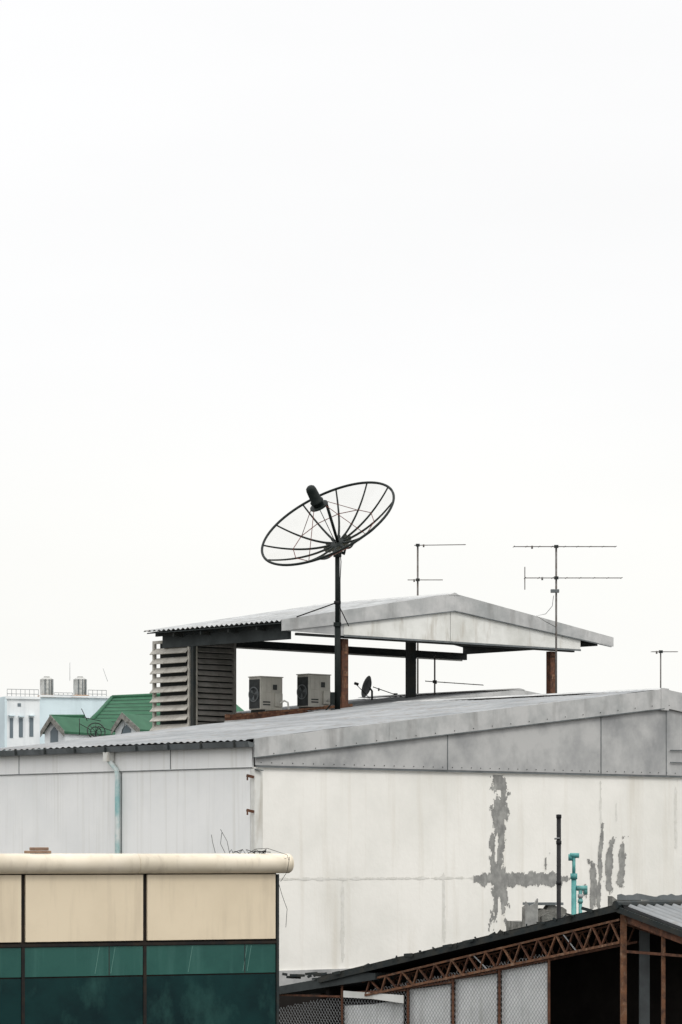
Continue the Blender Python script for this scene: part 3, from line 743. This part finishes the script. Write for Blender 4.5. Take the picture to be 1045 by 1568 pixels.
# --------------------------------------------------------- distant buildings
X = Frame(W(60, 1100, 220).x, 220, .93, .37)
fb_ = empty('white_apartment_block', X.P(0, 0, 0))
def xu(u, b=0): return X.on_b(u, 1100, b)
def XZ(u, v, b=0): return X.on_b(u, v, b)[1]
aL = xu(9)[0]; aR = xu(168)[0]
zA = XZ(60, 1070)
p = Part('white_walls', FARW, fb_); p.box(X, aL, 0, -.2, 6, 0, zA+.05); p.done()
p = Part('blue_walls', BLUEW, fb_); p.box(X, .005, aR, 0, 6, 0, XZ(100, 1068)); p.box(X, aL-.15, aL-.005, -.3, 2, 0, zA+.1); p.done()
p = Part('parapet', FARW, fb_); p.box(X, .02, aR+.1, -.15, .0, XZ(100, 1068)+.01, XZ(100, 1065)); p.box(X, aL-.1, .01, -.32, -.2, zA-.05, zA+.12); p.done()
p = Part('windows', FARWIN, fb_)
for u0, u1, v0, v1 in ((14, 19, 1100, 1130), (28, 34, 1100, 1129), (44, 50, 1099, 1128), (26, 31, 1077, 1082)):
    p.box(X, xu(u0)[0], xu(u1)[0], -.23, -.203, XZ(u0, v1), XZ(u0, v0))
p.done()
p = Part('window_hoods', BLUEW, fb_)
for u0, u1, v0 in ((27, 35, 1098), (43, 51, 1097), (12, 21, 1097)): p.box(X, xu(u0)[0], xu(u1)[0], -.5, -.203, XZ(u0, v0), XZ(u0, v0)+.08)
p.done()
p = Part('roof_railings', WIRE, fb_, True)
def rail(u0, u1, v0, v1, n, b=.1):
    for i in range(n+1):
        a = xu(u0+(u1-u0)*i/n)[0]; p.tube([X.P(a, b, XZ(60, v1)), X.P(a, b, XZ(60, v0))], .022, 5)
    for v in (v0, (v0+v1)/2): p.tube([X.P(xu(u0)[0], b, XZ(60, v)), X.P(xu(u1)[0], b, XZ(60, v))], .022, 5)
rail(12, 60, 1056, 1070, 7); rail(136, 164, 1055, 1067, 4); rail(84, 112, 1060, 1067, 4)
p.tube([X.P(xu(114)[0], 1, XZ(60, 1040)), X.P(xu(114)[0], 1, XZ(60, 1012))], .018, 5)
p.tube([X.P(xu(172)[0], 1, XZ(60, 1040)), X.P(xu(165)[0], 1, XZ(60, 1020))], .015, 5)
p.done()
for u in (72, 123):
    a = xu(u, 1.2)[0]; zb_ = XZ(u, 1063); zt_ = XZ(u, 1039); e = empty('steel_water_tank', X.P(a, 1.2, zb_))
    h = zt_-zb_; r = .47
    prof = [(0, 0), (r, 0)]
    for k in range(12): prof += [(r, h*(k+.2)/12), (r*.965, h*(k+.6)/12)]
    prof += [(r, h), (r*.7, h+.10), (.2, h+.15), (.2, h+.2), (0, h+.2)]
    p = Part('tank', STEELT, e); p.lathe(X.P(a, 1.2, zb_), (0, 0, 1), prof, 20); p.done()
    p = Part('tank_stand', ORANGE, e); p.box(X, a-.5, a+.5, .7, 1.7, zb_-.2, zb_-.01)
    for sx in (-.4, .4): p.box(X, a+sx-.05, a+sx+.05, .8, .9, zb_-1.5, zb_-.2)
    p.done()
    p = Part('tank_bands', GUT, e)
    for sx in (-.28, 0, .22): p.box(X, a+sx, a+sx+.05, 1.2-r-.03, 1.2-r+.06, zb_, zt_)
    p.done()

def green_house(name, d, ul, ur, v_eave, up, v_ridge, ridge_len, ang):
    c = W(up, v_ridge, d); fr = Frame(c.x, d, math.cos(ang), math.sin(ang)); s = d/FPX
    e = empty(name, Vector((c.x, d, 0))); zR = c.z; zE = W(up, v_eave, d).z; a0 = (ul-up)*s; a1 = (ur-up)*s
    p = Part('walls', FARW, e)
    p.prism([fr.P(a0*.85, 0, 0), fr.P(a1*.85, 0, 0), fr.P(a1*.85, 0, zE), fr.P(0, 0, zR-.1), fr.P(a0*.85, 0, zE)], fr.dB()*ridge_len); p.done()
    p = Part('roof', GREENR, e)
    for a_ in (a0, a1):
        p.prism([fr.P(0, -.3, zR), fr.P(a_, -.3, zE-.15), fr.P(a_, -.3, zE-.02), fr.P(0, -.3, zR+.15)], fr.dB()*(ridge_len+.3))
    p.done()
    p = Part('gable_trim', CONC, e)
    for a_ in (a0, a1):
        p.prism([fr.P(0, -.36, zR-.2), fr.P(a_, -.36, zE-.35), fr.P(a_, -.36, zE+.02), fr.P(0, -.36, zR+.2)], fr.dB()*.05)
    p.done()
    p = Part('gable_window', FARWIN, e)
    w = (a1-a0)*.16; m = (a0+a1)/2*.6
    p.prism([fr.P(m-w, -.03, zE-.9), fr.P(m+w, -.03, zE-.9), fr.P(m+w, -.03, zE), fr.P(m, -.03, zE+.3), fr.P(m-w, -.03, zE)], fr.dB()*.025); p.done()
    return fr, e
green_house('green_roof_house', 200, 64, 106, 1120, 82, 1100, 7, -.45)
green_house('green_roof_house', 203, 172, 222, 1117, 191, 1096, 7, -.45)
hr = empty('green_roof_house', W(180, 1100, 209))
d = 209
p = Part('roof', GREENR, hr)
p.prism([W(172, 1068, d+3), W(262, 1064, d+3), W(262, 1118, d-2), W(130, 1116, d-2)], (0, .1, -.25))
p.prism([W(262, 1064, d+3), W(345, 1064, d+3), W(410, 1118, d-2), W(262, 1118, d-2)], (0, .1, -.25))
p.face([W(172, 1068, d+3), W(130, 1116, d-2), W(120, 1116, d+8)])
p.prism([W(76, 1097, d), W(130, 1098, d), W(138, 1120, d-3), W(72, 1120, d-3)], (0, .1, -.2)); p.done()
p = Part('ridge_tiles', GREENR, hr, True); p.tube([W(172, 1067.5, d+3), W(262, 1063.5, d+3)], .13, 8); p.tube([W(172, 1068, d+3), W(130, 1115, d-2)], .13, 8)
p.tube([W(76, 1097, d), W(130, 1097, d)], .12, 8); p.done()
p = Part('tile_courses', DARKST, hr)
for k in range(1, 9):
    t = k/9; a_ = W(172, 1068, d+3).lerp(W(130, 1116, d-2), t); b_ = W(262, 1064, d+3).lerp(W(262, 1118, d-2), t)
    p.beam(a_+Vector((0, -.03, .01)), b_+Vector((0, -.03, .01)), .02, .025)
p.done()
p = Part('eave_trim', CONC, hr); p.beam(W(126, 1117.5, d-2.2), W(300, 1120, d-2.2), .2, .25); p.beam(W(70, 1121.5, d-3.2), W(140, 1121.5, d-3.2), .15, .15); p.done()
p = Part('walls', FARW, hr); z_ = W(0, 1121, d).z
c0_ = W(72, 1124, d); c1_ = W(400, 1124, d+6); p.prism([Vector((c0_.x, d, 0)), Vector((c1_.x, d, 0)), Vector((c1_.x, d+7, 0)), Vector((c0_.x, d+7, 0))], (0, 0, z_)); p.done()
cd = empty('small_satellite_dish', W(147, 1130, 150)); d = 150
p = Part('reflector', DARKST, cd, True); c = W(147, 1121, d)
axd = Vector((.3, -1, .45)).normalized()
x = axd.orthogonal().normalized(); y = axd.cross(x)
for k in (1, .6):
    p.tube([c+axd*(.1*k*k)+(x*math.cos(t*.393)+y*math.sin(t*.393))*.42*k for t in range(17)], .025, 6)
for t in range(8): p.tube([c, c+axd*.1+(x*math.cos(t*.785)+y*math.sin(t*.785))*.42], .012, 5)
p.tube([c, W(147, 1150, d)], .04, 6); p.tube([c, c+axd*.45], .02, 5)
p.done()
p = Part('stays', DARKST, cd, True)
for a_, b_ in (((122, 1108), (140, 1118)), ((122, 1100), (122, 1125)), ((126, 1098), (155, 1104)), ((150, 1112), (172, 1119)), ((186, 1124), (192, 1108)), ((125, 1085), (134, 1104))):
    p.tube([W(*a_, d), W(*b_, d)], .018, 5)
p.done()

# ------------------------------------------------------------ world and sun
w = bpy.data.worlds.new('World'); scene.world = w; w.use_nodes = True
nt = w.node_tree; N = nt.nodes; L = nt.links
bg = N['Background']; bg.inputs['Strength'].default_value = .1
sky = N.new('ShaderNodeTexSky'); sky.sky_type = 'NISHITA'; sky.sun_disc = False
SE, SR = math.radians(52), math.radians(150)
sky.sun_elevation = SE; sky.sun_rotation = SR; sky.dust_density = 4
tc = N.new('ShaderNodeTexCoord'); sp = N.new('ShaderNodeSeparateXYZ'); L.new(tc.outputs['Generated'], sp.inputs[0])
ramp = N.new('ShaderNodeValToRGB'); L.new(sp.outputs['Z'], ramp.inputs[0])
cr = ramp.color_ramp; cr.interpolation = 'EASE'
cr.elements[0].position = 0.0; cr.elements[0].color = (.505, .503, .484, 1)
cr.elements[1].position = 1.0; cr.elements[1].color = (1, 1, 1, 1)
for pos, c in ((.08, (.506, .505, .490)), (.16, (.500, .500, .500)), (.26, (.502, .502, .503)), (.45, (.85, .85, .86))):
    e = cr.elements.new(pos); e.color = (*c, 1)
cn = N.new('ShaderNodeTexNoise'); cn.inputs['Scale'].default_value = 3.2; cn.inputs['Detail'].default_value = 4
mp = N.new('ShaderNodeMapping'); mp.inputs['Scale'].default_value = (1, 1, 4); L.new(tc.outputs['Generated'], mp.inputs[0]); L.new(mp.outputs[0], cn.inputs['Vector'])
mr = N.new('ShaderNodeMapRange'); mr.inputs[1].default_value = .3; mr.inputs[2].default_value = .7; mr.inputs[3].default_value = 19.5; mr.inputs[4].default_value = 20.4
L.new(cn.outputs[0], mr.inputs[0])
vm = N.new('ShaderNodeVectorMath'); vm.operation = 'SCALE'; L.new(ramp.outputs[0], vm.inputs[0]); L.new(mr.outputs[0], vm.inputs['Scale'])
mx = N.new('ShaderNodeMix'); mx.data_type = 'RGBA'; mx.inputs[0].default_value = .97
L.new(sky.outputs[0], mx.inputs[6]); L.new(vm.outputs[0], mx.inputs[7]); L.new(mx.outputs[2], bg.inputs['Color'])
sun = bpy.data.lights.new('sun', 'SUN'); sun.energy = 1.1; sun.angle = math.radians(16); sun.color = (1, .96, .90)
so = bpy.data.objects.new('sun', sun); scene.collection.objects.link(so)
dv = Vector((math.cos(SE)*math.sin(SR), math.cos(SE)*math.cos(SR), math.sin(SE)))
so.rotation_euler = (-dv).to_track_quat('-Z', 'Y').to_euler()

cam = bpy.data.cameras.new('camera'); co = bpy.data.objects.new('camera', cam); scene.collection.objects.link(co)
co.location = (0, 0, CZ); co.rotation_euler = (math.radians(90), 0, 0)
cam.sensor_fit = 'VERTICAL'; cam.sensor_height = 36; cam.sensor_width = 24; cam.lens = FPX/1568*36
cam.shift_y = (VH-784)/1568; cam.clip_end = 6000; cam.clip_start = .5
scene.camera = co
